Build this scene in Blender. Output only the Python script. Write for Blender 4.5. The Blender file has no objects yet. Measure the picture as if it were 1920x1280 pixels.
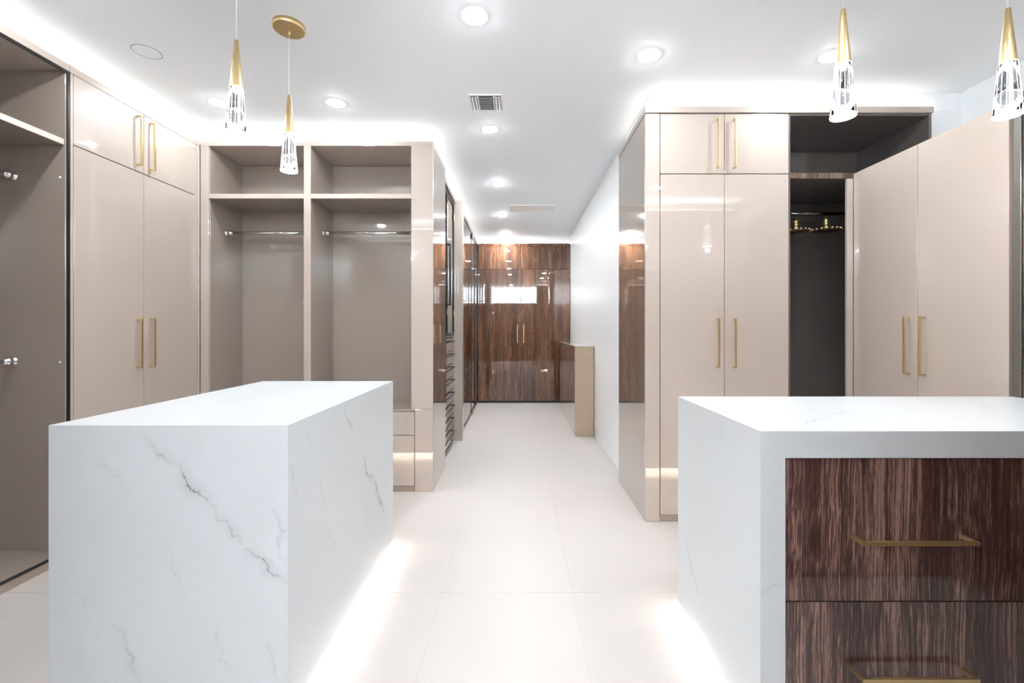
import bpy, bmesh, math, random
from mathutils import Vector
random.seed(7)
PI = math.pi
sc = bpy.context.scene
COL = sc.collection

# ------------------------------------------------------------------ camera, world, exposure
CAMH = 1.22
cam_d = bpy.data.cameras.new('camera'); cam = bpy.data.objects.new('camera', cam_d); COL.objects.link(cam)
cam.location = (0, 0, CAMH); cam.rotation_euler = (PI/2, 0, 0)
cam_d.sensor_width = 36; cam_d.lens = 16.0
cam_d.shift_x = -10/1920; cam_d.shift_y = -24/1920
cam_d.clip_start = 0.02
sc.camera = cam
wd = bpy.data.worlds.new('world'); sc.world = wd; wd.use_nodes = True
wd.node_tree.nodes['Background'].inputs[0].default_value = (0.9, 0.95, 1, 1)
wd.node_tree.nodes['Background'].inputs[1].default_value = 0.3
sc.view_settings.view_transform = 'Standard'; sc.view_settings.look = 'None'
sc.view_settings.exposure = 0.98; sc.view_settings.gamma = 1.0
sc.view_settings.use_curve_mapping = False
DOWN = 150.0        # radiance of the downlight lenses
COVE = 30.0         # radiance of the cove strips
PEND = 4.0          # watts of each pendant
TOE = 20.0         # radiance of the toe-kick strips
CEIL = 2.74
TOP = 2.618
BACK = 85.0         # radiance of the wide cove behind the camera

# ------------------------------------------------------------------ materials
def M(name):
    m = bpy.data.materials.new(name); m.use_nodes = True
    nt = m.node_tree; return m, nt, nt.nodes['Principled BSDF']
def N(nt, t, **kw):
    n = nt.nodes.new(t)
    for k, v in kw.items():
        if k.startswith('i_'):
            n.inputs[k[2:].replace('_', ' ')].default_value = v
        else: setattr(n, k, v)
    return n
def simple(name, col, rough=0.5, metal=0, coat=0, var=0.04, scale=8, ior=1.5, coat_rough=0.03, coat_ior=1.5):
    m, nt, b = M(name)
    tc = N(nt, 'ShaderNodeTexCoord'); nz = N(nt, 'ShaderNodeTexNoise')
    nz.inputs['Scale'].default_value = scale; nz.inputs['Detail'].default_value = 3
    nt.links.new(tc.outputs['Object'], nz.inputs['Vector'])
    mx = N(nt, 'ShaderNodeMix', data_type='RGBA')
    mx.inputs[6].default_value = (*[c*(1-var) for c in col], 1)
    mx.inputs[7].default_value = (*[min(1, c*(1+var)) for c in col], 1)
    nt.links.new(nz.outputs['Fac'], mx.inputs[0]); nt.links.new(mx.outputs[2], b.inputs['Base Color'])
    b.inputs['Roughness'].default_value = rough; b.inputs['Metallic'].default_value = metal
    b.inputs['IOR'].default_value = ior
    b.inputs['Coat Weight'].default_value = coat; b.inputs['Coat Roughness'].default_value = coat_rough
    b.inputs['Coat IOR'].default_value = coat_ior
    return m
def emit(name, col, s):
    m, nt, b = M(name)
    b.inputs['Base Color'].default_value = (.8, .8, .8, 1)
    b.inputs['Emission Color'].default_value = (*col, 1); b.inputs['Emission Strength'].default_value = s
    return m

def wood(name, dark, mid, light, rough=0.3, coat=1.0, s=1.0, coat_ior=1.55):
    m, nt, b = M(name); L = nt.links.new
    tc = N(nt, 'ShaderNodeTexCoord')
    oi = N(nt, 'ShaderNodeObjectInfo')
    sh = N(nt, 'ShaderNodeVectorMath', operation='SCALE'); sh.inputs[0].default_value = (3.1, 1.7, 0.3)
    L(oi.outputs['Random'], sh.inputs['Scale'])
    ad = N(nt, 'ShaderNodeVectorMath', operation='ADD'); L(tc.outputs['Object'], ad.inputs[0]); L(sh.outputs[0], ad.inputs[1])
    def mapped(sx, sz):
        mp = N(nt, 'ShaderNodeMapping'); mp.inputs['Scale'].default_value = (sx*s, sx*s, sz*s)
        L(ad.outputs[0], mp.inputs['Vector']); return mp.outputs[0]
    n1 = N(nt, 'ShaderNodeTexNoise'); n1.inputs['Scale'].default_value = 1; n1.inputs['Detail'].default_value = 5
    n1.inputs['Roughness'].default_value = .62
    L(mapped(10, .40), n1.inputs['Vector'])
    # slow sideways wander of the growth lines
    nw = N(nt, 'ShaderNodeTexNoise'); nw.inputs['Scale'].default_value = 1; nw.inputs['Detail'].default_value = 2
    L(mapped(3.0, 2.6), nw.inputs['Vector'])
    wv = N(nt, 'ShaderNodeVectorMath', operation='SCALE'); L(nw.outputs['Color'], wv.inputs[0]); wv.inputs['Scale'].default_value = .045
    a2 = N(nt, 'ShaderNodeVectorMath', operation='ADD'); L(ad.outputs[0], a2.inputs[0]); L(wv.outputs[0], a2.inputs[1])
    mp2 = N(nt, 'ShaderNodeMapping'); mp2.inputs['Scale'].default_value = (190*s, 190*s, 1.5*s); L(a2.outputs[0], mp2.inputs['Vector'])
    n2 = N(nt, 'ShaderNodeTexNoise'); n2.inputs['Scale'].default_value = 1; n2.inputs['Detail'].default_value = 3
    L(mp2.outputs[0], n2.inputs['Vector'])
    n3 = N(nt, 'ShaderNodeTexNoise'); n3.inputs['Scale'].default_value = 1; n3.inputs['Detail'].default_value = 2
    L(mapped(420, 34), n3.inputs['Vector'])
    r1 = N(nt, 'ShaderNodeValToRGB'); e = r1.color_ramp.elements
    e[0].position = .32; e[0].color = (*dark, 1); e[1].position = .70; e[1].color = (*light, 1)
    k = e.new(.5); k.color = (*mid, 1)
    mixf = N(nt, 'ShaderNodeMath', operation='MULTIPLY_ADD'); L(n2.outputs['Fac'], mixf.inputs[0]); mixf.inputs[1].default_value = .85
    sub = N(nt, 'ShaderNodeMath', operation='MULTIPLY_ADD'); L(n1.outputs['Fac'], sub.inputs[0]); sub.inputs[1].default_value = .75; sub.inputs[2].default_value = -.36
    L(sub.outputs[0], mixf.inputs[2])
    m3 = N(nt, 'ShaderNodeMath', operation='MULTIPLY_ADD'); L(n3.outputs['Fac'], m3.inputs[0]); m3.inputs[1].default_value = .34
    m4 = N(nt, 'ShaderNodeMath', operation='ADD'); L(mixf.outputs[0], m4.inputs[0]); m4.inputs[1].default_value = -.12
    L(m4.outputs[0], m3.inputs[2])
    L(m3.outputs[0], r1.inputs['Fac']); L(r1.outputs['Color'], b.inputs['Base Color'])
    b.inputs['Roughness'].default_value = rough
    b.inputs['Specular IOR Level'].default_value = .2
    b.inputs['Coat Weight'].default_value = coat; b.inputs['Coat Roughness'].default_value = .02; b.inputs['Coat IOR'].default_value = coat_ior
    return m

def marble(name, axes, veins, base=(.565, .59, .61)):
    """axes: the two object axes of the slab's face; veins: (u0,v0,u1,v1,width,strength) in metres from the slab centre."""
    m, nt, b = M(name); L = nt.links.new
    tc = N(nt, 'ShaderNodeTexCoord'); sp = N(nt, 'ShaderNodeSeparateXYZ'); L(tc.outputs['Object'], sp.inputs[0])
    nz = N(nt, 'ShaderNodeTexNoise'); nz.inputs['Scale'].default_value = 9; nz.inputs['Detail'].default_value = 7; nz.inputs['Roughness'].default_value = .62
    L(tc.outputs['Object'], nz.inputs['Vector'])
    ns = N(nt, 'ShaderNodeSeparateXYZ'); L(nz.outputs['Color'], ns.inputs[0])
    n2 = N(nt, 'ShaderNodeTexNoise'); n2.inputs['Scale'].default_value = 23; n2.inputs['Detail'].default_value = 4
    L(tc.outputs['Object'], n2.inputs['Vector'])
    def mth(op, a, bb, c=None, clamp=False):
        n = N(nt, 'ShaderNodeMath', operation=op); n.use_clamp = clamp
        for i, v in enumerate((a, bb, c)):
            if v is None: continue
            if isinstance(v, (int, float)): n.inputs[i].default_value = v
            else: L(v, n.inputs[i])
        return n.outputs[0]
    def wob(ch): return mth('MULTIPLY_ADD', ns.outputs[ch], .15, -.075)
    U = mth('ADD', sp.outputs[axes[0]], wob(0)); V = mth('ADD', sp.outputs[axes[1]], wob(1))
    acc = None
    for (u0, v0, u1, v1, w, st) in veins:
        ln = math.hypot(u1-u0, v1-v0); du, dv = (u1-u0)/ln, (v1-v0)/ln
        du_ = mth('SUBTRACT', U, u0); dv_ = mth('SUBTRACT', V, v0)
        t = mth('ADD', mth('MULTIPLY', du_, du), mth('MULTIPLY', dv_, dv))
        d = mth('ABSOLUTE', mth('SUBTRACT', mth('MULTIPLY', du_, dv), mth('MULTIPLY', dv_, du)), 0)
        ww = mth('MULTIPLY_ADD', n2.outputs['Fac'], w*3.4, -w*.55)
        line = mth('SUBTRACT', 1, mth('DIVIDE', d, mth('MAXIMUM', ww, .0004)), clamp=True)
        soft = mth('MULTIPLY', mth('SUBTRACT', 1, mth('DIVIDE', d, w*10), clamp=True), .32)
        e0 = mth('MULTIPLY', t, 9, clamp=True); e1 = mth('MULTIPLY', mth('SUBTRACT', ln, t), 9, clamp=True)
        v = mth('MULTIPLY', mth('MULTIPLY', mth('MULTIPLY', e0, e1), mth('ADD', line, soft)), st)
        acc = v if acc is None else mth('MAXIMUM', acc, v)
    cl = N(nt, 'ShaderNodeTexNoise'); cl.inputs['Scale'].default_value = 2.2; cl.inputs['Detail'].default_value = 4; L(tc.outputs['Object'], cl.inputs['Vector'])
    mx0 = N(nt, 'ShaderNodeMix', data_type='RGBA'); L(cl.outputs['Fac'], mx0.inputs[0])
    mx0.inputs[6].default_value = (*[c*.95 for c in base], 1); mx0.inputs[7].default_value = (*[min(c*1.04, .95) for c in base], 1)
    mx = N(nt, 'ShaderNodeMix', data_type='RGBA')
    if acc is not None: L(acc, mx.inputs[0])
    else: mx.inputs[0].default_value = 0
    L(mx0.outputs[2], mx.inputs[6]); mx.inputs[7].default_value = (.07, .07, .075, 1)
    L(mx.outputs[2], b.inputs['Base Color'])
    b.inputs['Roughness'].default_value = .28; b.inputs['Specular IOR Level'].default_value = .4
    return m

TAUPE = simple('taupe_lacquer', (.415, .352, .308), .35, 0, 1.0, .02, 3, coat_rough=.02, coat_ior=1.55)
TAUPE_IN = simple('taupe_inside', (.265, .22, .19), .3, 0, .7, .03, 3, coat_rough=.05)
BRONZE = simple('bronze_lacquer', (.40, .325, .265), .06, 0.6, 1.0, .03, 4, coat_rough=.02, coat_ior=1.6)
DARK = simple('dark_bay', (.105, .091, .086), .3, 0, .7, .1, 5, coat_rough=.05)
BLACK = simple('black_metal', (.012, .012, .013), .3, 0.3)
GREYM = simple('grey_metal', (.20, .195, .19), .3, 0.8)
BRASS = simple('brushed_brass', (.72, .56, .30), .36, 1.0, 0, .06, 40)
SMOKE = simple('smoked_chrome', (.12, .12, .12), .1, 1.0)
CHROME = simple('chrome', (.82, .82, .83), .06, 1.0, 0, .01)
WHITE = simple('white_paint', (.87, .91, .945), .65, 0, 0, .006, 2)
WALLW = simple('satin_wall_paint', (.89, .91, .925), .28, 0, .25, .006, 2, coat_rough=.2)
TRIMW = simple('white_trim', (.86, .86, .86), .4, 0, 0, .01)
FLOORM = simple('pale_porcelain', (.505, .464, .440), .5, 0, .04, .03, 1.7, coat_rough=.2)
GROUT = simple('grout', (.44, .405, .385), .8)
WALNUT = wood('walnut_gloss', (.022, .008, .004), (.092, .036, .015), (.26, .125, .06), coat_ior=1.58)
MACASSAR = wood('macassar_gloss', (.017, .008, .008), (.058, .028, .024), (.22, .13, .10), coat_ior=1.6)
EDGE = wood('wood_edge', (.03, .02, .015), (.10, .065, .05), (.26, .19, .15), coat=.2)
EDGEL = simple('pale_edge', (.50, .42, .36), .35, 0, .6, .12, 90)
MIRROR = simple('bronze_mirror', (.46, .38, .31), .015, 1.0, 0, .01)
DGLASS = simple('dark_glass', (.012, .012, .014), .03, 0, 1.0, .1, coat_ior=1.7)
LENS = emit('downlight_lens', (.93, .97, 1), DOWN)
LENSC = emit('corridor_lens', (.93, .97, 1), DOWN*2.5)
LED = emit('cove_led', (1, .96, .90), COVE)
LEDB = emit('back_cove_led', (.92, .97, 1), BACK)
LEDK = emit('rear_toe_led', (1, .88, .72), TOE*2.2)
LEDT = emit('toe_led', (1, .97, .93), TOE)
GLOW = emit('pendant_glow', (1, .98, .95), 9)
FLUTE = emit('lit_flute', (.96, .98, 1), 1.0)
ACRYL, _nt, _b = M('clear_acrylic')
_b.inputs['Base Color'].default_value = (.72, .75, .79, 1); _b.inputs['Transmission Weight'].default_value = 1
_b.inputs['Roughness'].default_value = .02; _b.inputs['IOR'].default_value = 1.49
BEAD = simple('amber_bead', (.90, .68, .46), .12, 0.0)

# ------------------------------------------------------------------ builders
BASE = {}
def thing(name, label, cat, loc, group=None):
    o = bpy.data.objects.new(name, None); COL.objects.link(o); o.location = loc; o.empty_display_size = .1
    o['label'] = label; o['category'] = cat
    if group: o['group'] = group
    BASE[o] = Vector(loc); return o
def link(name, me, mat, c, parent=None):
    if mat and not me.materials: me.materials.append(mat)
    o = bpy.data.objects.new(name, me); COL.objects.link(o)
    BASE[o] = Vector(c)
    if parent: o.parent = parent; o.location = Vector(c) - BASE[parent]
    else: o.location = c
    return o
def bevel_bm(bm, w, seg=1):
    if w: bmesh.ops.bevel(bm, geom=bm.edges[:], offset=w, segments=seg, affect='EDGES', profile=.5)
def box_mesh(name, sx, sy, sz, bv=.0015, mat=None):
    bm = bmesh.new(); bmesh.ops.create_cube(bm, size=1)
    bmesh.ops.scale(bm, vec=(sx, sy, sz), verts=bm.verts)
    bevel_bm(bm, min(bv, .3*min(sx, sy, sz)) if bv else 0)
    me = bpy.data.meshes.new(name); bm.to_mesh(me); bm.free()
    if mat: me.materials.append(mat)
    return me
def box(name, x0, x1, y0, y1, z0, z1, mat, parent=None, bv=.0015, **props):
    me = box_mesh(name, x1-x0, y1-y0, z1-z0, bv)
    o = link(name, me, mat, ((x0+x1)/2, (y0+y1)/2, (z0+z1)/2), parent)
    for k, v in props.items(): o[k] = v
    return o
def struct(name, x0, x1, y0, y1, z0, z1, mat, parent=None, bv=0):
    return box(name, x0, x1, y0, y1, z0, z1, mat, parent, bv, **({} if parent else {'kind': 'structure'}))
def merge(name, parts, mat, c, parent=None):
    """several boxes (x0,x1,y0,y1,z0,z1) as one mesh"""
    bm = bmesh.new(); c = Vector(c)
    for (x0, x1, y0, y1, z0, z1) in parts:
        r = bmesh.ops.create_cube(bm, size=1)
        bmesh.ops.scale(bm, vec=(x1-x0, y1-y0, z1-z0), verts=r['verts'])
        bmesh.ops.translate(bm, vec=Vector(((x0+x1)/2, (y0+y1)/2, (z0+z1)/2)) - c, verts=r['verts'])
    me = bpy.data.meshes.new(name); bm.to_mesh(me); bm.free()
    return link(name, me, mat, c, parent)
def lathe_mesh(name, prof, n=32, rib=0, ribs=0, smooth=True, cap=True):
    bm = bmesh.new(); rings = []
    for (r, z) in prof:
        ring = []
        for i in range(n):
            a = 2*PI*i/n; rr = r*(1+rib*math.cos(ribs*a)) if rib else r
            ring.append(bm.verts.new((rr*math.cos(a), rr*math.sin(a), z)))
        rings.append(ring)
    for a, b in zip(rings, rings[1:]):
        for i in range(n):
            f = bm.faces.new((a[i], a[(i+1) % n], b[(i+1) % n], b[i])); f.smooth = smooth
    if cap:
        bm.faces.new(rings[0][::-1]); bm.faces.new(rings[-1])
    bmesh.ops.recalc_face_normals(bm, faces=bm.faces[:])
    me = bpy.data.meshes.new(name); bm.to_mesh(me); bm.free(); return me
def lathe(name, prof, mat, c, parent=None, n=32, axis='Z', **kw):
    me = lathe_mesh(name, prof, n, **kw)
    if axis != 'Z':
        from mathutils import Matrix
        me.transform(Matrix.Rotation(PI/2, 4, 'Y') if axis == 'X' else Matrix.Rotation(-PI/2, 4, 'X'))
    return link(name, me, mat, c, parent)

# U-shaped square-bar pull; plane of the base at local 0, bar along `along`, standing out along `out`
HMESH = {}
def handle(parent, base, length, out, along, mat=BRASS, proj=.034, t=.0095, label=None):
    key = (length, tuple(out), tuple(along), proj, mat.name)
    if key not in HMESH:
        o, a = Vector(out), Vector(along); w = o.cross(a)
        bm = bmesh.new()
        def bar(a0, a1, o0, o1):
            vs = []
            for aa in (a0, a1):
                for oo in (o0, o1):
                    for s in (-t/2, t/2): vs.append(bm.verts.new(a*aa + o*oo + w*s))
            bmesh.ops.convex_hull(bm, input=vs)
        L = length/2
        bar(-L, L, proj-t, proj); bar(-L, -L+t, 0, proj-t); bar(L-t, L, 0, proj-t)
        me = bpy.data.meshes.new('handle'); bm.to_mesh(me); bm.free(); me.materials.append(mat); HMESH[key] = me
    h = link('handle', HMESH[key], None, base, parent)
    if label: h['label'] = label
    return h
def door(parent, x0, x1, y0, y1, z0, z1, mat, name='door', bv=.001):
    return box(name, x0, x1, y0, y1, z0, z1, mat, parent, bv)
def rod(parent, p0, p1, r=.0125, mat=None, ends=(1, 1)):
    mat = mat or CHROME
    p0, p1 = Vector(p0), Vector(p1); d = p1-p0; L = d.length
    axis = 'X' if abs(d.x) > abs(d.y) else 'Y'
    ro = lathe('hanging_rod', [(r, -L/2), (r, L/2)], mat, (p0+p1)/2, parent, 20, axis)
    for e, p, s in ((ends[0], p0, 1), (ends[1], p1, -1)):
        if not e: continue
        prof = [(.026, 0), (.026, .006), (.019, .010), (.019, .028), (.023, .030), (.023, .036), (.0165, .040), (.0165, .055)]
        if s < 0: prof = [(a, -b) for a, b in prof]
        lathe('rod_socket', prof, mat, p, ro, 20, axis)
    return ro

# ------------------------------------------------------------------ the room
XL, XR, YB, YF, YE = -3.0, 2.863, -2.9, 2.94, 7.56
WR = .872                                          # right wall of the corridor
fl = struct('floor', XL-.1, 3.0, YB-.1, 8.2, -.14, -.0012, GROUT)
PX, PY, JX, JY = .605, 1.205, .255, 5.72
tile_cache = {}
def tile(x0, x1, y0, y1):
    g = .0006; k = (round(x1-x0, 4), round(y1-y0, 4))
    if k not in tile_cache:
        tile_cache[k] = box_mesh('tile', x1-x0-2*g, y1-y0-2*g, 0.004, .0003, FLOORM)
    link('tile', tile_cache[k], None, ((x0+x1)/2, (y0+y1)/2, -.002), fl)
for i in range(-6, 6):
    for j in range(-10, 3):
        x0, x1 = JX+i*PX, JX+(i+1)*PX; y0, y1 = JY+j*PY, JY+(j+1)*PY
        x0, x1, y0, y1 = max(x0, XL), min(x1, XR), max(y0, YB), min(y1, 8.1)
        if x1-x0 < .02 or y1-y0 < .02: continue
        if y0 > 4.1 and (x1 < -1.3 or x0 > WR+.1): continue
        tile(x0, x1, y0, y1)
struct('ceiling', XL-.1, 3.0, YB-.1, 8.2, CEIL, CEIL+.1, WHITE)
struct('wall_left', XL-.1, XL, YB, 4.1, 0, CEIL, WHITE)
struct('wall_back', XL, XR, YB-.1, YB, 0, CEIL, WHITE)
struct('wall_right', XR, XR+.1, YB, 3.75, 0, CEIL, WHITE)
struct('wall_far_left', XL, -1.4, 4.0, 4.1, 0, TOP+.002, WHITE)
struct('wall_far_right', WR+.1, XR, 3.65, 3.75, 0, TOP+.002, WHITE)
struct('wall_return_right', 2.625, XR, YF, 3.65, 0, TOP+.002, WHITE)
struct('wall_corridor_left', -1.4, -1.3, 4.1, 8.1, 0, TOP+.002, WHITE)
struct('wall_corridor_right', WR, WR+.1, 3.64, 8.1, .104, CEIL, WALLW)
struct('baseboard_right', WR, WR+.1, 3.64, 8.1, 0, .100, WALLW)
struct('trim_1', WR+.012, WR+.1, 3.64, 8.1, .100, .104, BLACK)
struct('wall_end', -1.4, WR+.1, 8.1, 8.2, 0, CEIL, WHITE)
# soffits above the cabinets, set back from the cabinet fronts
struct('trim_2', XL, -2.44, .46, 3.45, TOP+.004, CEIL, WHITE)
struct('trim_3', XL, -.70, 3.45, 8.1, TOP+.004, CEIL, WHITE)
struct('trim_4', -.70, WR, YE, 8.1, TOP+.004, CEIL, WHITE)
struct('trim_5', .86, XR, YF, 3.64, TOP+.004, CEIL, WHITE)

def led(parent, along, a0, a1, pos, face, z=TOP+.001, mat=None):
    """LED line in a small aluminium channel that faces the soffit: along 'x' or 'y', at pos, facing +1/-1 on the other axis"""
    f = face
    lo, hi = sorted((pos, pos+f*.006)); po, ph = sorted((pos-f*.003, pos-f*.0003)); co, ch_ = sorted((pos-f*.003, pos+f*.010))
    def bx(n, p0, p1, z0, z1, m, par):
        return box(n, a0, a1, p0, p1, z0, z1, m, par, 0) if along == 'x' else box(n, p0, p1, a0, a1, z0, z1, m, par, 0)
    st = bx('led_strip', lo, hi, z, z+.010, mat or LED, parent)
    if BASE.get(parent) is not None:
        bx('led_channel', po, ph, z, z+.0105, GREYM, st); bx('led_channel', co, ch_, z+.0106, z+.0125, GREYM, st)
    return st

# ------------------------------------------------------------------ left row (fronts at X = -2.37)
FX = -2.37
def open_bay_left(y0, y1, label, with_group=None):
    t = thing('open_wardrobe', label, 'wardrobe', ((FX+XL)/2, (y0+y1)/2, 0))
    b = XL+.01
    box('side_panel', b, FX-.004, y1-.02, y1, .05, 2.578, TAUPE_IN, t)
    box('side_panel', b, FX-.004, y0, y0+.02, .05, 2.578, TAUPE_IN, t)
    box('back_panel', b, b+.02, y0+.02, y1-.02, .05, 2.578, TAUPE_IN, t)
    box('bottom_panel', b, FX-.004, y0+.02, y1-.02, .034, .054, TAUPE_IN, t)
    box('top_panel', b, FX, y0, y1, 2.578, TOP, TAUPE, t)
    box('plinth', FX-.03, FX, y0, y1, 0, .042, BRONZE, t)
    s = box('shelf', b+.02, FX-.014, y0+.02, y1-.02, 2.185, 2.215, TAUPE_IN, t)
    box('shelf_edge', FX-.014, FX-.010, y0+.02, y1-.02, 2.185, 2.215, EDGEL, s)
    fr = merge('frame_strip', [(FX-.004, FX+.003, y1-.014, y1, .05, 2.578), (FX-.004, FX+.003, y0, y0+.014, .05, 2.578),
          (FX-.004, FX+.003, y0+.014, y1-.014, 2.562, 2.578), (FX-.004, FX+.003, y0+.014, y1-.014, .042, .056)], BLACK, (FX, (y0+y1)/2, 1.3), t)
    for z in (2.02, 1.05):
        rod(t, (-2.645, y0+.02, z), (-2.645, y1-.02, z))
        lathe('screw_cap', [(.006, 0), (.006, .002)], TRIMW, (FX-.03, y1-.0195, z-.005), t, 12, 'Y').location.y -= .0025
    led(t, 'y', y0+.0, y1+.002, FX-.030, -1)
    return t
open_bay_left(1.49, 2.41, 'open taupe wardrobe bay with chrome rails and a shelf, at the left edge')
open_bay_left(.56, 1.48, 'open taupe wardrobe bay nearest the camera on the left row')

t = thing('door_wardrobe', 'glossy taupe wardrobe with two tall doors and two short upper doors, behind the marble block', 'wardrobe', ((FX+XL)/2, 2.9, 0))
y0, ys, y1 = 2.432, 2.888, 3.342
merge('carcass', [(XL+.01, FX-.024, 2.413, 3.397, .045, 2.577)], TAUPE_IN, (-2.7, 2.9, 1.3), t)
box('top_panel', XL+.01, FX, 2.413, 3.397, 2.578, TOP, TAUPE, t)
box('stile', FX-.022, FX, 2.413, y0-.003, .045, 2.577, TAUPE, t)
box('filler_panel', FX-.022, FX-.003, y1+.002, 3.372, .045, 2.577, TAUPE, t)
box('filler_panel', FX-.022, FX, 3.374, 3.397, .045, 2.577, TAUPE, t)
box('plinth', FX-.05, FX-.02, 2.413, 3.397, 0, .043, BRONZE, t)
for (a, b, hy) in ((y0, ys-.0015, ys-.052), (ys+.0015, y1, ys+.05)):
    for (z0, z1, hz) in ((.047, 2.198, 1.13), (2.203, 2.576, 2.392)):
        d = door(t, FX-.022, FX, a, b, z0, z1, TAUPE)
        handle(d, (FX, hy, hz), .31, (1, 0, 0), (0, 0, 1))
led(t, 'y', 2.413, 3.42, FX-.030, -1)

# ------------------------------------------------------------------ far left open wardrobe (front at Y = 3.40)
FY = 3.40
t = thing('double_wardrobe', 'open taupe wardrobe with two hanging bays, upper shelves and low drawers, left of the corridor', 'wardrobe', (-1.5, 3.69, 0))
bk = 3.82
box('back_panel', -2.36, -.64, bk, bk+.02, .045, 2.585, TAUPE_IN, t)
box('top_panel', -2.369, -.63, FY, 3.985, 2.586, TOP, TAUPE, t)
box('stile', -2.369, -2.307, FY, FY+.02, .045, 2.586, TAUPE, t)
box('side_panel', -2.330, -2.307, FY+.02, bk, .045, 2.586, TAUPE_IN, t)
pt = box('partition', -1.594, -1.546, FY+.008, bk, .045, 2.586, TAUPE_IN, t)
box('edge_strip', -1.596, -1.544, FY, FY+.008, .045, 2.586, TAUPE, pt)
box('side_panel', -.793, -.774, FY+.02, bk, .62, 2.586, TAUPE_IN, t)
box('stile', -.793, -.63, FY, FY+.02, .62, 2.586, TAUPE, t)
box('stile', -.766, -.63, FY, FY+.02, 0, .618, TAUPE, t)
box('end_panel', -.652, -.63, FY+.02, 3.985, 0, 2.586, BRONZE, t)
for (a, b) in ((-2.307, -1.596), (-1.544, -.793)):
    s = box('shelf', a, b, FY+.006, bk, 2.192, 2.228, TAUPE_IN, t)
    box('shelf_edge', a, b, FY, FY+.006, 2.192, 2.228, TAUPE, s)
    rod(t, (a+.0005, 3.61, 1.978), (b-.0005, 3.61, 1.978))
lathe('rod_socket', [(.012, 0), (.012, .02), (.02, .022), (.02, .030)], CHROME, (-1.597, 3.47, 1.415), t, 16, 'X').rotation_euler = (0, 0, PI)
box('bay_bottom', -2.307, -1.596, FY+.01, bk, .045, .065, TAUPE_IN, t)
box('drawer_top', -1.544, -.77, FY+.002, bk, .600, .618, TAUPE_IN, t)
for z0, z1 in ((.425, .598), (.046, .421)):
    box('drawer', -1.543, -.7695, FY, FY+.02, z0, z1, TAUPE, t)
box('plinth', -2.369, -.766, FY+.012, FY+.03, 0, .043, BRONZE, t)
led(t, 'x', -2.40, -.665, FY+.034, 1)
led(t, 'y', FY+.06, 3.985, -.658, -1)

# ------------------------------------------------------------------ corridor, left side
t = thing('display_cabinet', 'dark glass cabinet with a stack of black drawers on the left side of the corridor', 'cabinet', (-.98, 4.46, 0))
ca, cb, cx = 3.99, 4.945, -.685
merge('carcass', [(-1.29, -1.27, ca, cb, .03, 2.57), (-1.27, cx-.022, ca, ca+.02, .03, 2.57), (-1.27, cx-.022, cb-.02, cb, .03, 2.57),
                  (-1.27, cx-.022, ca+.02, cb-.02, 1.125, 1.145), (-1.27, cx-.022, ca+.02, cb-.02, .03, .05)], DARK, (-1, 4.46, 1.3), t)
box('top_panel', -1.29, cx+.02, ca, cb, 2.572, TOP, BRONZE, t)
box('plinth', cx-.05, cx-.02, ca, cb, 0, .028, BLACK, t)
nz = 8
for i in range(nz):
    z0 = .055+i*(1.07/nz); z1 = z0+1.07/nz-.006
    d = box('drawer', cx-.02, cx, ca+.004, cb-.004, z0, z1, DGLASS, t)
    handle(d, (cx, (ca+cb)/2, z1-.03), .62, (1, 0, 0), (0, 1, 0), BLACK, .032, .010)
ymid = (ca+cb)/2
for (a, b) in ((ca+.004, ymid-.002), (ymid+.002, cb-.004)):
    d = merge('glass_door', [(cx-.02, cx, a, a+.03, 1.15, 2.568), (cx-.02, cx, b-.03, b, 1.15, 2.568), (cx-.02, cx, a+.03, b-.03, 1.15, 1.18), (cx-.02, cx, a+.03, b-.03, 2.538, 2.568)], BLACK, (cx-.01, (a+b)/2, 1.86), t)
    box('pane', cx-.013, cx-.009, a+.03, b-.03, 1.18, 2.538, DGLASS, d, 0)
    handle(d, (cx, ymid+(-.03 if a < ymid-.1 else .03), 1.75), .6, (1, 0, 0), (0, 0, 1), BLACK, .03, .01)
    for hz in (1.35, 2.38): box('hinge', cx, cx+.006, b-.05, b-.02, hz, hz+.06, BRASS, d)
led(t, 'y', ca, cb, -.680, -1)

t = thing('mirror_wardrobe', 'wardrobe with bronze mirrored doors and a slim taupe end column along the corridor', 'wardrobe', (-.95, 5.7, 0))
merge('carcass', [(-1.29, -.68, 5.06, 6.44, .03, 2.57)], DARK, (-1, 5.7, 1.3), t)
box('end_column', -.72, -.597, 4.955, 5.055, 0, TOP, TAUPE, t)
box('top_panel', -1.29, -.64, 5.057, 6.44, 2.572, TOP, BRONZE, t)
box('plinth', -.70, -.67, 5.057, 6.44, 0, .028, BLACK, t)
for (a, b) in ((5.06, 5.748), (5.752, 6.44)):
    d = box('mirror_door', -.675, -.652, a, b, .03, 2.568, MIRROR, t)
merge('door_edge', [(-.652, -.648, 6.425, 6.44, .03, 2.568), (-.652, -.648, 5.06, 6.425, 2.556, 2.568), (-.652, -.648, 5.06, 6.425, .03, .04)], BLACK, (-.65, 5.7, 1.3), t)
led(t, 'y', 5.06, 6.44, -.668, -1)

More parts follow.
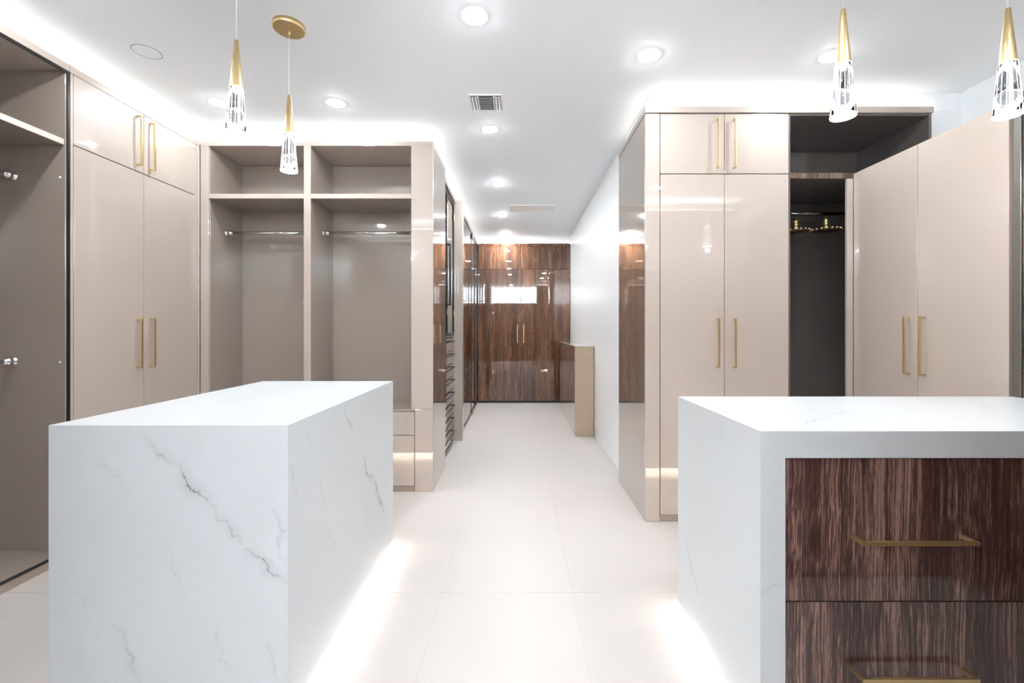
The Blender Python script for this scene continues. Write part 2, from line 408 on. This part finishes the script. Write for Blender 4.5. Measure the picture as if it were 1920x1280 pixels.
t = thing('glass_wardrobe', 'black glass-fronted wardrobe in the far left corner beside the walnut wall', 'wardrobe', (-.95, 6.96, 0))
merge('carcass', [(-1.29, -.68, 6.45, 7.47, .03, 2.57)], DARK, (-1, 6.96, 1.3), t)
box('top_panel', -1.29, -.64, 6.45, 7.47, 2.572, TOP, WALNUT, t)
box('plinth', -.70, -.66, 6.45, 7.47, 0, .028, BLACK, t)
for (a, b) in ((6.455, 6.972), (6.978, 7.468)):
    d = merge('door', [(-.675, -.650, a, a+.025, .03, 2.568), (-.675, -.650, b-.025, b, .03, 2.568), (-.675, -.650, a+.025, b-.025, 2.54, 2.568), (-.675, -.650, a+.025, b-.025, .03, .055)], BLACK, (-.66, (a+b)/2, 1.3), t)
    box('pane', -.665, -.657, a+.025, b-.025, .055, 2.54, DGLASS, d, 0)
box('pivot_fitting', -.650, -.63, 6.45, 6.60, .028, .05, simple('copper', (.75, .38, .25), .25, 1), t)
box('pivot_fitting', -.650, -.635, 6.45, 6.58, 2.50, 2.568, BLACK, t)
led(t, 'y', 6.45, 7.47, -.668, -1)

# ------------------------------------------------------------------ end wall of walnut
EY = 7.49
t = thing('walnut_wardrobe', 'glossy walnut wardrobe closing the far end of the corridor', 'wardrobe', (.1, 7.8, 0))
merge('carcass', [(-.645, .866, EY+.024, 8.09, .03, 2.57)], DARK, (.1, 7.8, 1.3), t)
box('top_panel', -.645, .866, EY, 8.09, 2.572, TOP, WALNUT, t)
box('plinth', -.645, .866, EY+.004, EY+.022, 0, .028, BLACK, t)
for (a, b, n) in ((-.645, -.503, 'fixed_panel'), (-.499, .051, 'door'), (.055, .604, 'door'), (.608, .866, 'fixed_panel')):
    d = box(n, a, b, EY, EY+.022, .03, 2.198, WALNUT, t)
    if n == 'door': handle(d, ((0.001 if a < 0 else .105), EY, 1.135), .30, (0, -1, 0), (0, 0, 1))
for (a, b) in ((-.645, .051), (.055, .866)):
    box('upper_panel', a, b, EY, EY+.022, 2.203, 2.570, WALNUT, t)
led(t, 'x', -.62, .85, EY+.030, 1)

t = thing('half_wall', 'low bronze lacquered half wall standing against the white corridor wall', 'partition', (.76, 6.1, 0))
box('end_panel', .652, .866, 5.15, 5.172, 0, 1.012, simple('champagne_lacquer', (.40, .30, .215), .3, .15, 1, .03, 4), t)
box('side_panel', .652, .674, 5.173, 7.04, 0, 1.012, BRONZE, t)
box('core', .676, .866, 5.173, 7.04, 0, 1.011, BRONZE, t, 0)
box('cap', .650, .867, 5.148, 7.04, 1.013, 1.027, TAUPE, t)

# ------------------------------------------------------------------ far right wardrobes (front at Y = 2.875)
RY, RB = 2.875, 3.63
t = thing('corner_wardrobe', 'glossy taupe wardrobe with tall and short double doors, right of the corridor', 'wardrobe', (1.26, 3.25, 0))
merge('carcass', [(.833, 1.712, RY+.024, RB, .045, 2.576)], TAUPE_IN, (1.26, 3.25, 1.3), t)
box('top_panel', .805, 1.714, RY-.012, RB, 2.580, TOP, TAUPE, t)
box('stile', .809, .900, RY, RY+.022, 0, 2.579, TAUPE, t)
box('end_panel', .809, .831, RY+.023, RB, 0, 2.579, BRONZE, t)
box('plinth', .903, 1.714, RY+.012, RY+.03, 0, .042, BRONZE, t)
for (a, b, hx) in ((.904, 1.3065, 1.262), (1.3095, 1.713, 1.366)):
    for (z0, z1, hz) in ((.046, 2.195, 1.13), (2.200, 2.576, 2.385)):
        d = door(t, a, b, RY, RY+.022, z0, z1, TAUPE)
        handle(d, (hx, RY, hz), .31, (0, -1, 0), (0, 0, 1))
led(t, 'x', .845, 1.713, RY+.018, 1)
led(t, 'y', RY+.03, RB-.01, .832, 1)

t = thing('dark_wardrobe', 'open dark-lined wardrobe bay with a high shelf, between the taupe doors', 'wardrobe', (2.1, 3.2, 0))
box('top_panel', 1.716, 2.622, RY-.012, RB, 2.580, TOP, TAUPE, t)
box('top_lining', 1.716, 2.60, RY+.004, 3.48, 2.568, 2.579, DARK, t)
box('side_panel', 1.716, 1.726, RY+.003, 3.48, .045, 2.567, DARK, t)
box('side_panel', 2.600, 2.618, RY, 3.48, 0, 2.579, DARK, t)
box('back_panel', 1.716, 2.618, 3.48, 3.50, .045, 2.579, DARK, t)
s = box('shelf', 1.726, 2.600, RY+.010, 3.48, 2.170, 2.205, DARK, t)
box('shelf_edge', 1.726, 2.600, RY+.004, RY+.010, 2.170, 2.205, EDGE, s)
box('end_stile', 2.084, 2.122, RY, RY+.02, 0, 2.168, TAUPE, t)
box('bay_bottom', 1.726, 2.599, RY+.01, 3.48, .045, .065, DARK, t)
rr = rod(t, (1.7265, 3.11, 2.005), (2.5995, 3.11, 2.005), .011, SMOKE)
led(t, 'x', 1.717, 2.615, RY+.018, 1)

# two hanging ornaments on the rail
def ornament(x, y, z, label):
    t = thing('hanging_lamp', label, 'lamp', (x, y, z), 'scalloped brass lamps on the dark rail')
    lathe('socket', [(.012, .085), (.017, .082), (.017, .07), (.021, .068), (.021, .050), (.019, .048), (.021, .046), (.021, .028), (.019, .026), (.023, .024), (.023, .006), (.016, 0)][::-1], BRASS, (x, y, z), t, 20)
    lathe('cord', [(.0025, .085), (.0025, 1.993-z)], BLACK, (x, y, z), t, 8)
    bm = bmesh.new(); n = 18
    for i in range(n):
        a = 2*PI*i/n; ca_, sa = math.cos(a), math.sin(a)
        pts = [(.016, 0, .004), (.04, -.006, .0), (.06, -.0105, -.004), (.083, -.009, -.008), (.088, 0, -.009), (.083, .009, -.008), (.06, .0105, -.004), (.04, .006, .0)]
        top = [bm.verts.new((r*ca_-w*sa, r*sa+w*ca_, h)) for r, w, h in pts]
        bot = [bm.verts.new((r*ca_-w*sa, r*sa+w*ca_, h-.003)) for r, w, h in pts]
        bm.faces.new(top); bm.faces.new(bot[::-1])
        for k in range(8):
            q = (k+1) % 8; bm.faces.new((top[k], bot[k], bot[q], top[q]))
    bmesh.ops.recalc_face_normals(bm, faces=bm.faces[:])
    me = bpy.data.meshes.new('scalloped_shade'); bm.to_mesh(me); bm.free()
    link('scalloped_shade', me, simple('dark_bronze', (.16, .10, .06), .3, .8), (x, y, z), t)
    bm = bmesh.new()
    for i in range(n):
        a = 2*PI*i/n
        r = bmesh.ops.create_icosphere(bm, subdivisions=1, radius=.0056)
        bmesh.ops.translate(bm, vec=(.088*math.cos(a), .088*math.sin(a), -.004), verts=r['verts'])
    for f in bm.faces: f.smooth = True
    me = bpy.data.meshes.new('bead_rim'); bm.to_mesh(me); bm.free()
    o = link('bead_rim', me, BEAD, (x, y, z), t); o['kind'] = 'stuff'
    return t
ornament(1.913, 3.13, 1.895, 'scalloped brass hanging lamp in the dark bay, beside the taupe door')
ornament(2.095, 3.09, 1.895, 'scalloped brass hanging lamp in the dark bay, beside the pale end stile')

# ------------------------------------------------------------------ right side units (fronts at X = 2.123)
SX = 2.123
t = thing('side_wardrobe', 'lower taupe wardrobe with two tall doors along the right wall', 'wardrobe', (2.45, 2.4, 0))
merge('carcass', [(SX+.024, 2.855, 1.965, 2.868, .045, 2.180)], TAUPE_IN, (2.45, 2.4, 1.1), t)
box('top_panel', SX+.004, 2.855, 1.965, 2.868, 2.181, 2.196, TAUPE, t)
box('plinth', SX+.02, SX+.04, 1.965, 2.868, 0, .043, BRONZE, t)
ysm = 2.414
for (a, b, hy) in ((1.966, ysm-.0015, ysm-.045), (ysm+.0015, 2.8735, ysm+.05)):
    d = door(t, SX, SX+.022, a, b, .046, 2.197, TAUPE)
    handle(d, (SX, hy, 1.13), .31, (-1, 0, 0), (0, 0, 1))
led(t, 'y', 2.0, 2.85, 2.77, 1, 2.197)

IZ = .929
t = thing('counter_cabinet', 'dark glass cabinet in a walnut frame standing on the drawer island, right edge', 'cabinet', (2.45, 1.64, IZ))
merge('carcass', [(SX+.02, 2.855, 1.31, 1.945, IZ+.001, 2.18)], DARK, (2.45, 1.64, 1.5), t)
box('side_frame', SX-.004, SX+.018, 1.915, 1.945, IZ+.001, 2.196, GREYM, t)
box('wood_stile', SX+.002, SX+.018, 1.893, 1.914, IZ+.001, 2.196, WALNUT, t)
box('top_panel', SX-.012, 2.855, 1.31, 1.945, 2.197, 2.212, WALNUT, t)
box('pane', SX+.006, SX+.012, 1.33, 1.892, IZ+.001, 2.195, simple('smoked_glass', (.10, .10, .105), .08, 0, 1), t)
box('wood_stile', SX+.002, SX+.018, 1.31, 1.329, IZ+.001, 2.196, WALNUT, t)

# ------------------------------------------------------------------ marble islands
def slab(name, ax, po, pi, a0, a1, b0, b1, ins, mat, parent):
    """mitred slab: outer face at po on axis ax, inner face at pi, outer rectangle a0..a1 x b0..b1 on the two other axes; ins = inset of the inner face on (a0, a1, b0, b1)"""
    oth = [k for k in range(3) if k != ax]; g = .00012
    A0, A1, B0, B1 = a0+ins[0], a1-ins[1], b0+ins[2], b1-ins[3]
    c = Vector((0, 0, 0)); c[ax] = (po+pi)/2; c[oth[0]] = (a0+a1)/2; c[oth[1]] = (b0+b1)/2
    bm = bmesh.new(); vs = []
    for p, (u0, u1, v0, v1) in ((po, (a0, a1, b0, b1)), (pi, (A0+g, A1-g, B0+g, B1-g))):
        for u in (u0, u1):
            for v in (v0, v1):
                q = Vector((0, 0, 0)); q[ax] = p; q[oth[0]] = u; q[oth[1]] = v; vs.append(bm.verts.new(q-c))
    bmesh.ops.convex_hull(bm, input=vs)
    bmesh.ops.dissolve_limit(bm, angle_limit=.01, verts=bm.verts[:], edges=bm.edges[:])
    bmesh.ops.recalc_face_normals(bm, faces=bm.faces[:])
    me = bpy.data.meshes.new(name); bm.to_mesh(me); bm.free()
    return link(name, me, mat, c, parent)
t = thing('marble_island', 'white veined marble block island with glowing base, on the left', 'island', (-1.05, 1.95, 0))
x0, x1, y0, y1, z0 = -1.412, -.691, 1.371, 2.53, .055
tk = .02
PPM = 853.33/1.371
def F(x, y):      # a point of the front slab from its place in the picture, relative to the slab centre
    return ((x-970)/PPM-(x0+x1)/2, CAMH-(y-616)/PPM-(z0+IZ)/2)
def Sd(x, y):     # same for the right-hand slab
    d = 853.33*.691/(970-x); return (d-(y0+y1)/2, CAMH-(y-616)*d/853.33-(z0+IZ)/2)
fv = [(*F(262, 805), *F(345, 890), .0022, .5), (*F(330, 868), *F(398, 962), .0046, 1.0), (*F(388, 950), *F(470, 1028), .0022, .6), (*F(455, 1018), *F(545, 1100), .0032, .8),
      (*F(180, 850), *F(235, 930), .0012, .25), (*F(212, 1165), *F(268, 1290), .0018, .6), (*F(488, 1195), *F(525, 1275), .0018, .5),
      (*F(506, 925), *F(541, 1066), .0014, .4), (*F(520, 960), *F(526, 1000), .0010, .3), (*F(400, 1170), *F(432, 1280), .0012, .25), (*F(110, 1060), *F(180, 1180), .0010, .15), (*F(300, 990), *F(360, 1150), .0009, .15)]
sv = [(*Sd(572, 800), *Sd(592, 845), .0018, .6), (*Sd(645, 765), *Sd(664, 815), .002, .8), (*Sd(675, 850), *Sd(702, 905), .0022, .8), (*Sd(698, 895), *Sd(722, 965), .0028, .9),
      (*Sd(542, 870), *Sd(560, 930), .002, .6), (*Sd(595, 880), *Sd(612, 960), .0012, .3), (*Sd(635, 900), *Sd(648, 950), .0012, .35), (*Sd(600, 960), *Sd(640, 1060), .001, .2)]
tv = [(-.25, -.4, .1, .3, .0012, .15), (0, -.5, .3, -.1, .001, .15)]
slab('top_slab', 2, IZ, IZ-tk, x0, x1, y0, y1, (tk, tk, tk, tk), marble('marble_top', (0, 1), tv), t)
slab('front_slab', 1, y0, y0+tk, x0, x1, z0, IZ, (tk, tk, 0, tk), marble('marble_front', (0, 2), fv), t)
MS = marble('marble_side', (1, 2), sv)
slab('side_slab', 0, x1, x1-tk, y0, y1, z0, IZ, (tk, tk, 0, tk), MS, t)
slab('side_slab', 0, x0, x0+tk, y0, y1, z0, IZ, (tk, tk, 0, tk), MS, t)
slab('back_slab', 1, y1, y1-tk, x0, x1, z0, IZ, (tk, tk, 0, tk), marble('marble_back', (0, 2), fv[:4]), t)
box('core', x0+tk+.002, x1-tk-.002, y0+tk+.002, y1-tk-.002, z0+.03, IZ-tk-.001, TRIMW, t, 0)
pl = box('plinth', x0+.07, x1-.07, y0+.07, y1-.07, 0, z0+.029, TRIMW, t, 0)
for (a, b, c, d) in ((x1-.055, x1-.03, y0+.03, y1-.03), (x0+.03, x0+.055, y0+.03, y1-.03), (x0+.06, x1-.06, y1-.055, y1-.03)):
    box('led_strip', a, b, c, d, z0+.010, z0+.018, LEDK if c > 2 else LEDT, pl, 0)

t = thing('drawer_island', 'white marble island with dark macassar drawers and brass pulls, on the right', 'island', (1.7, 1.62, 0))
x0, x1, y0, y1 = .690, 2.855, 1.292, 1.954
def Sr(x, y):
    d = 853.33*.690/(x-970); return (d-(y0+y1)/2, CAMH-(y-616)*d/853.33-(z0+IZ)/2)
sv2 = [(*Sr(1345, 772), *Sr(1356, 818), .0022, .8), (*Sr(1310, 808), *Sr(1318, 848), .002, .7), (*Sr(1270, 770), *Sr(1282, 820), .001, .3), (*Sr(1285, 1010), *Sr(1310, 1120), .0018, .6), (*Sr(1360, 840), *Sr(1380, 900), .0008, .2)]
tv2 = [(-.98, -.28, -.72, -.1, .0012, .5), (-.8, -.12, -.55, .02, .001, .4), (-.3, -.2, .1, .2, .0012, .2)]
fv2 = [(-.034, .06, .03, .09, .0016, .9), (-.034, -.03, .04, .02, .0018, .9), (-.03, -.26, .04, -.25, .0008, .4), (-.02, .25, .04, .35, .0008, .3)]
slab('top_slab', 2, IZ, IZ-tk, x0, x1, y0, y1, (tk, 0, tk, tk), marble('marble_top_right', (0, 1), tv2, (.60, .62, .635)), t)
slab('side_slab', 0, x0, x0+tk, y0, y1, z0, IZ, (tk, tk, 0, tk), marble('marble_side_right', (1, 2), sv2, (.60, .62, .635)), t)
FM = marble('marble_front_right', (0, 2), fv2)
slab('front_rail', 1, y0, y0+tk, x0+.0712, x1, IZ-.076, IZ, (0, 0, 0, tk), FM, t)
slab('front_stile', 1, y0, y0+tk, x0, x0+.071, z0, IZ, (tk, 0, 0, tk), FM, t)
slab('back_slab', 1, y1, y1-tk, x0, x1, z0, IZ, (tk, 0, 0, tk), marble('marble_back_right', (0, 2), []), t)
box('core', x0+.073, x1, y0+.05, y1-tk-.002, z0+.03, IZ-tk-.001, BLACK, t, 0)
dx = .763
box('end_filler', dx+1.30, x1, y0+.012, y0+.034, .062, IZ-.0805, MACASSAR, t, .001)
for c in range(2):
    a, b = dx+c*.70, min(dx+c*.70+.697, dx+1.297)
    w = .71 if c == 0 else .70
    for (za, zb) in ((.440, IZ-.0805), (.062, .4365)):
        d = box('drawer', a, b, y0+.012, y0+.034, za, zb, MACASSAR, t, .001)
        handle(d, ((1.118 if c == 0 else (a+b)/2), y0+.012, .624 if za > .3 else .245), .325, (0, -1, 0), (1, 0, 0), t=.0105, proj=.046)
pl = box('plinth', x0+.07, x1, y0+.09, y1-.07, 0, z0+.029, TRIMW, t, 0)
for (a, b, c, d) in ((x0+.03, x0+.055, y0+.03, y1-.03), (x0+.06, x1-.8, y1-.055, y1-.03)):
    box('led_strip', a, b, c, d, z0+.010, z0+.018, LEDK if c > 1.8 else LEDT, pl, 0)

# ------------------------------------------------------------------ pendants
def pendant(x, y, ztip, zbot, label):
    t = thing('pendant_lamp', label, 'lamp', (x, y, zbot), 'brass cone pendants over the islands')
    L = ztip-zbot; zm = zbot+L*.485
    can = lathe('canopy', [(.072, CEIL-.024), (.076, CEIL-.020), (.076, CEIL)], BRASS, (x, y, 0), t, 48)
    lathe('cord_grip', [(.006, CEIL-.050), (.007, CEIL-.024)], BRASS, (x, y, 0), can, 16)
    lathe('cord', [(.0013, ztip), (.0013, CEIL-.05)], TRIMW, (x, y, 0), t, 8)
    lathe('brass_cone', [(.0245, zm), (.0245, zm+.001), (.0075, ztip-.002), (.005, ztip)], BRASS, (x, y, 0), t, 40)
    zt = zm-.004
    lathe('acrylic_shade', [(.0245, zt), (.0262, zt), (.0400, zbot), (.0382, zbot)], ACRYL, (x, y, 0), t, 48, cap=False)
    bm = bmesh.new(); n = 14
    for i in range(n):                                   # engraved, edge-lit flutes
        a = 2*PI*(i+.5)/n; w = .0016
        vs = []
        for (r, z, k) in ((.0235, zt, .7), (.0374, zbot+.001, 1.0)):
            for dr, dw in ((0, -w*k), (0, w*k), (-.0022, 0)):
                vs.append(bm.verts.new(((r+dr)*math.cos(a)-dw*math.sin(a), (r+dr)*math.sin(a)+dw*math.cos(a), z)))
        bmesh.ops.convex_hull(bm, input=vs)
    me = bpy.data.meshes.new('lit_flute'); bm.to_mesh(me); bm.free(); link('lit_flutes', me, FLUTE, (x, y, 0), t)
    lathe('light_disc', [(.0235, zm-.0035), (.0235, zm-.0005)], GLOW, (x, y, 0), t, 32)
    lathe('glowing_rim', [(.039, zbot-.004), (.0405, zbot-.0005)], GLOW, (x, y, 0), t, 48)
    ld = bpy.data.lights.new('pendant_light', 'POINT'); ld.energy = PEND; ld.shadow_soft_size = .018; ld.color = (.95, .98, 1)
    lo = bpy.data.objects.new('pendant_light', ld); COL.objects.link(lo); lo.parent = t; lo.location = (0, 0, -.04)
    return t
pendant(-1.150, 1.862, 2.400, 2.022, 'brass and clear acrylic cone pendant over the marble block, the one nearer the left wardrobes')
pendant(-1.145, 2.283, 2.392, 2.012, 'brass and acrylic cone pendant whose round brass canopy shows, before the open double wardrobe')
pendant(1.149, 1.605, 2.346, 1.970, 'brass and clear acrylic cone pendant in front of the dark wardrobe bay')
pendant(1.730, 1.605, 2.350, 1.974, 'brass and clear acrylic cone pendant at the right edge, before the lower taupe wardrobe')

# ------------------------------------------------------------------ ceiling fittings
def lens_mesh(mat):
    me = lathe_mesh('lens', [(.056, 0), (.055, -.004), (.048, -.0075), (.034, -.0095), (.012, -.0105)][::-1], 32)
    me.materials.append(mat); return me
lens_room, lens_hall = lens_mesh(LENS), lens_mesh(LENSC)
trim_me = lathe_mesh('trim_ring', [(.070, 0), (.070, -.002), (.066, -.004), (.060, -.004), (.057, 0)], 32, cap=False)
trim_me.materials.append(TRIMW)
def downlight(x, y, label, group='recessed ceiling downlights'):
    t = thing('downlight', label, 'light', (x, y, CEIL), group)
    link('trim_ring', trim_me, None, (x, y, CEIL), t)
    link('lens', lens_hall if y > 3.9 else lens_room, None, (x, y, CEIL-.0005), t)
for x, y, l in (
    (-.2075, 2.213, 'round white downlight nearest the camera above the aisle'),
    (.733, 2.532, 'round white downlight in the ceiling before the corner wardrobe'),
    (-1.222, 3.065, 'round white downlight in the ceiling before the open double wardrobe, right of the canopied pendant'),
    (-2.005, 3.065, 'round white downlight behind the left pendant, near the left wardrobe doors'),
    (-.207, 3.467, 'round white downlight just beyond the ceiling air vent'),
    (-.200, 4.767, 'first round white downlight over the narrow corridor'),
    (-.205, 6.116, 'second round white downlight over the narrow corridor, beyond the flat ceiling panel'),
    (-.188, 7.260, 'round white downlight nearest the walnut end wall'),
    (1.755, 2.537, 'round white downlight behind the pendant before the dark wardrobe bay'),
    (-2.005, 1.95, 'round white downlight over the open left wardrobe bay')):
    downlight(x, y, l)
for x, cn in ((-2.0, 'left'), (-.207, 'middle'), (1.4, 'right')):  # unseen downlights added as fill light for the room
    for y, rn in ((-.8, 'near'), (-1.8, 'far')): downlight(x, y, f'round white downlight added as fill behind the camera, {cn} one of the {rn} row', 'fill downlights added behind the camera')
for x, y, l in ((-2.0, .95, 'round white downlight, added out of view as fill, over the nearest open bay on the left'), (1.5, .85, 'round white downlight, added out of view as fill, over the floor before the drawer island'),  # two downlights out of view, added for extra fill
                (.733, 1.35, 'round white downlight, added unseen to light the doors, above the left end of the drawer island')):  # unseen repeat of the corner downlight, added to brighten the right doors
    downlight(x, y, l)

t = thing('air_vent', 'square white ceiling air vent with louvres', 'vent', (-.207, 3.06, CEIL))
vx, vy, vh = -.207, 3.06, .11
merge('frame', [(vx-vh, vx+vh, vy-vh, vy-vh+.012, CEIL-.006, CEIL), (vx-vh, vx+vh, vy+vh-.012, vy+vh, CEIL-.006, CEIL),
                (vx-vh, vx-vh+.012, vy-vh+.012, vy+vh-.012, CEIL-.006, CEIL), (vx+vh-.012, vx+vh, vy-vh+.012, vy+vh-.012, CEIL-.006, CEIL)], TRIMW, (vx, vy, CEIL), t)
box('backing', vx-vh+.012, vx+vh-.012, vy-vh+.012, vy+vh-.012, CEIL-.002, CEIL-.0003, simple('vent_dark', (.14, .14, .14), .6), t, 0)
for i in range(8):
    yy = vy-.084+i*.0225; o = box('slat', vx-.047, vx+.047, yy, yy+.013, CEIL-.012, CEIL-.0105, TRIMW, t, 0); o.rotation_euler.x = .5
for sx in (-1, 1):
    box('divider', vx+sx*.052-.004, vx+sx*.052+.004, vy-.097, vy+.097, CEIL-.012, CEIL-.003, TRIMW, t, 0)
    for i in range(2):
        xx = vx+sx*(.067+i*.020); o = box('slat', xx-.006, xx+.006, vy-.097, vy+.097, CEIL-.012, CEIL-.0105, TRIMW, t, 0); o.rotation_euler.y = .5*sx
for i in range(7):
    yy = vy-.085+i*.028; box('cross_bar', vx+.058, vx+.097, yy-.005, yy+.005, CEIL-.010, CEIL-.0085, TRIMW, t, 0)

t = thing('ceiling_panel', 'flat white access panel flush in the corridor ceiling', 'panel', (.185, 5.75, CEIL))
box('panel', -.09, .46, 5.60, 5.90, CEIL-.004, CEIL-.0005, TRIMW, t, .001)
merge('frame', [(-.10, .47, 5.592, 5.599, CEIL-.007, CEIL), (-.10, .47, 5.901, 5.908, CEIL-.007, CEIL), (-.10, -.092, 5.599, 5.901, CEIL-.007, CEIL), (.462, .47, 5.599, 5.901, CEIL-.007, CEIL)], TRIMW, (.185, 5.75, CEIL), t)
t = thing('ceiling_speaker', 'flush round white ceiling cover above the left wardrobes', 'speaker', (-2.035, 2.50, CEIL))
lathe('cover', [(.066, 0), (.066, -.0008), (.064, -.0012)][::-1], WHITE, (-2.035, 2.50, CEIL), t, 48)
lathe('rim_gap', [(.0685, 0), (.0685, -.0010), (.0662, -.0010), (.0665, 0)][::-1], simple('rim_grey', (.06, .06, .06), .6), (-2.035, 2.50, CEIL), t, 48, cap=False)
for (x, y, l) in ((-.05, 4.25, 'small white sprinkler cover in the corridor ceiling, nearer one'), (-.19, 6.75, 'small white sprinkler cover near the walnut end wall')):
    t = thing('sprinkler_cover', l, 'sprinkler', (x, y, CEIL))
    lathe('plate', [(.036, 0), (.036, -.003), (.030, -.006)][::-1], TRIMW, (x, y, CEIL), t, 32)

# ------------------------------------------------------------------ wardrobes beside and behind the camera (seen in the reflections)
def plain_wardrobe(x0, x1, y0, y1, face, ztop, n, label, mat=WALNUT, wide=.02, lm=LED):
    t = thing('walnut_wardrobe', label, 'wardrobe', ((x0+x1)/2, (y0+y1)/2, 0))
    f = y1 if face > 0 else y0
    c0, c1 = (y0, y1-.024) if face > 0 else (y0+.024, y1)
    merge('carcass', [(x0, x1, c0, c1, .03, ztop-.045)], mat, ((x0+x1)/2, (y0+y1)/2, 1), t)
    box('top_panel', x0, x1, y0, y1, ztop-.044, ztop, mat, t)
    box('plinth', x0, x1, c0, c1, 0, .028, BLACK, t, 0)
    w = (x1-x0)/n
    for i in range(n):
        a, b = x0+i*w+.002, x0+(i+1)*w-.002
        d = box('door', a, b, min(f, f-.022*face), max(f, f-.022*face), .03, ztop-.047, mat, t)
        hx = b-.05 if i % 2 == 0 else a+.05
        handle(d, (hx, f, 1.13), .31, (0, face, 0), (0, 0, 1))
    box('led_strip', x0+.02, x1-.02, f-(.03+wide)*face-wide, f-(.03+wide)*face+wide, ztop+.001, ztop+.009, lm, t, 0)
    return t
plain_wardrobe(.62, 2.60, -.2, .39, 1, TOP, 4, 'walnut wardrobe on the right, facing the drawer island')
t = thing('side_cabinet', 'glossy taupe cabinet on the right wall, nearer than the drawer island', 'wardrobe', (2.5, .85, 0))
merge('carcass', [(SX+.024, 2.855, .44, 1.235, .045, 2.18)], TAUPE_IN, (2.5, .85, 1.1), t)
box('top_panel', SX, 2.855, .44, 1.235, 2.181, 2.196, TAUPE, t)
box('plinth', SX+.02, SX+.04, .44, 1.235, 0, .043, BRONZE, t)
for (a, b, hy) in ((.441, .8365, .79), (.8395, 1.234, .89)):
    d = door(t, SX, SX+.022, a, b, .046, 2.180, WALNUT)
    handle(d, (SX, hy, 1.13), .31, (-1, 0, 0), (0, 0, 1))
plain_wardrobe(-2.98, -1.15, -.2, .39, 1, TOP, 3, 'walnut wardrobe on the left, widened to block a reflection, facing the marble block')  # unseen; right end widened to block the lit back wall's reflection
plain_wardrobe(-2.9, 2.8, -2.88, -2.28, 1, 2.2, 10, 'walnut wardrobe along the wall behind the camera', wide=.13, lm=LEDB)
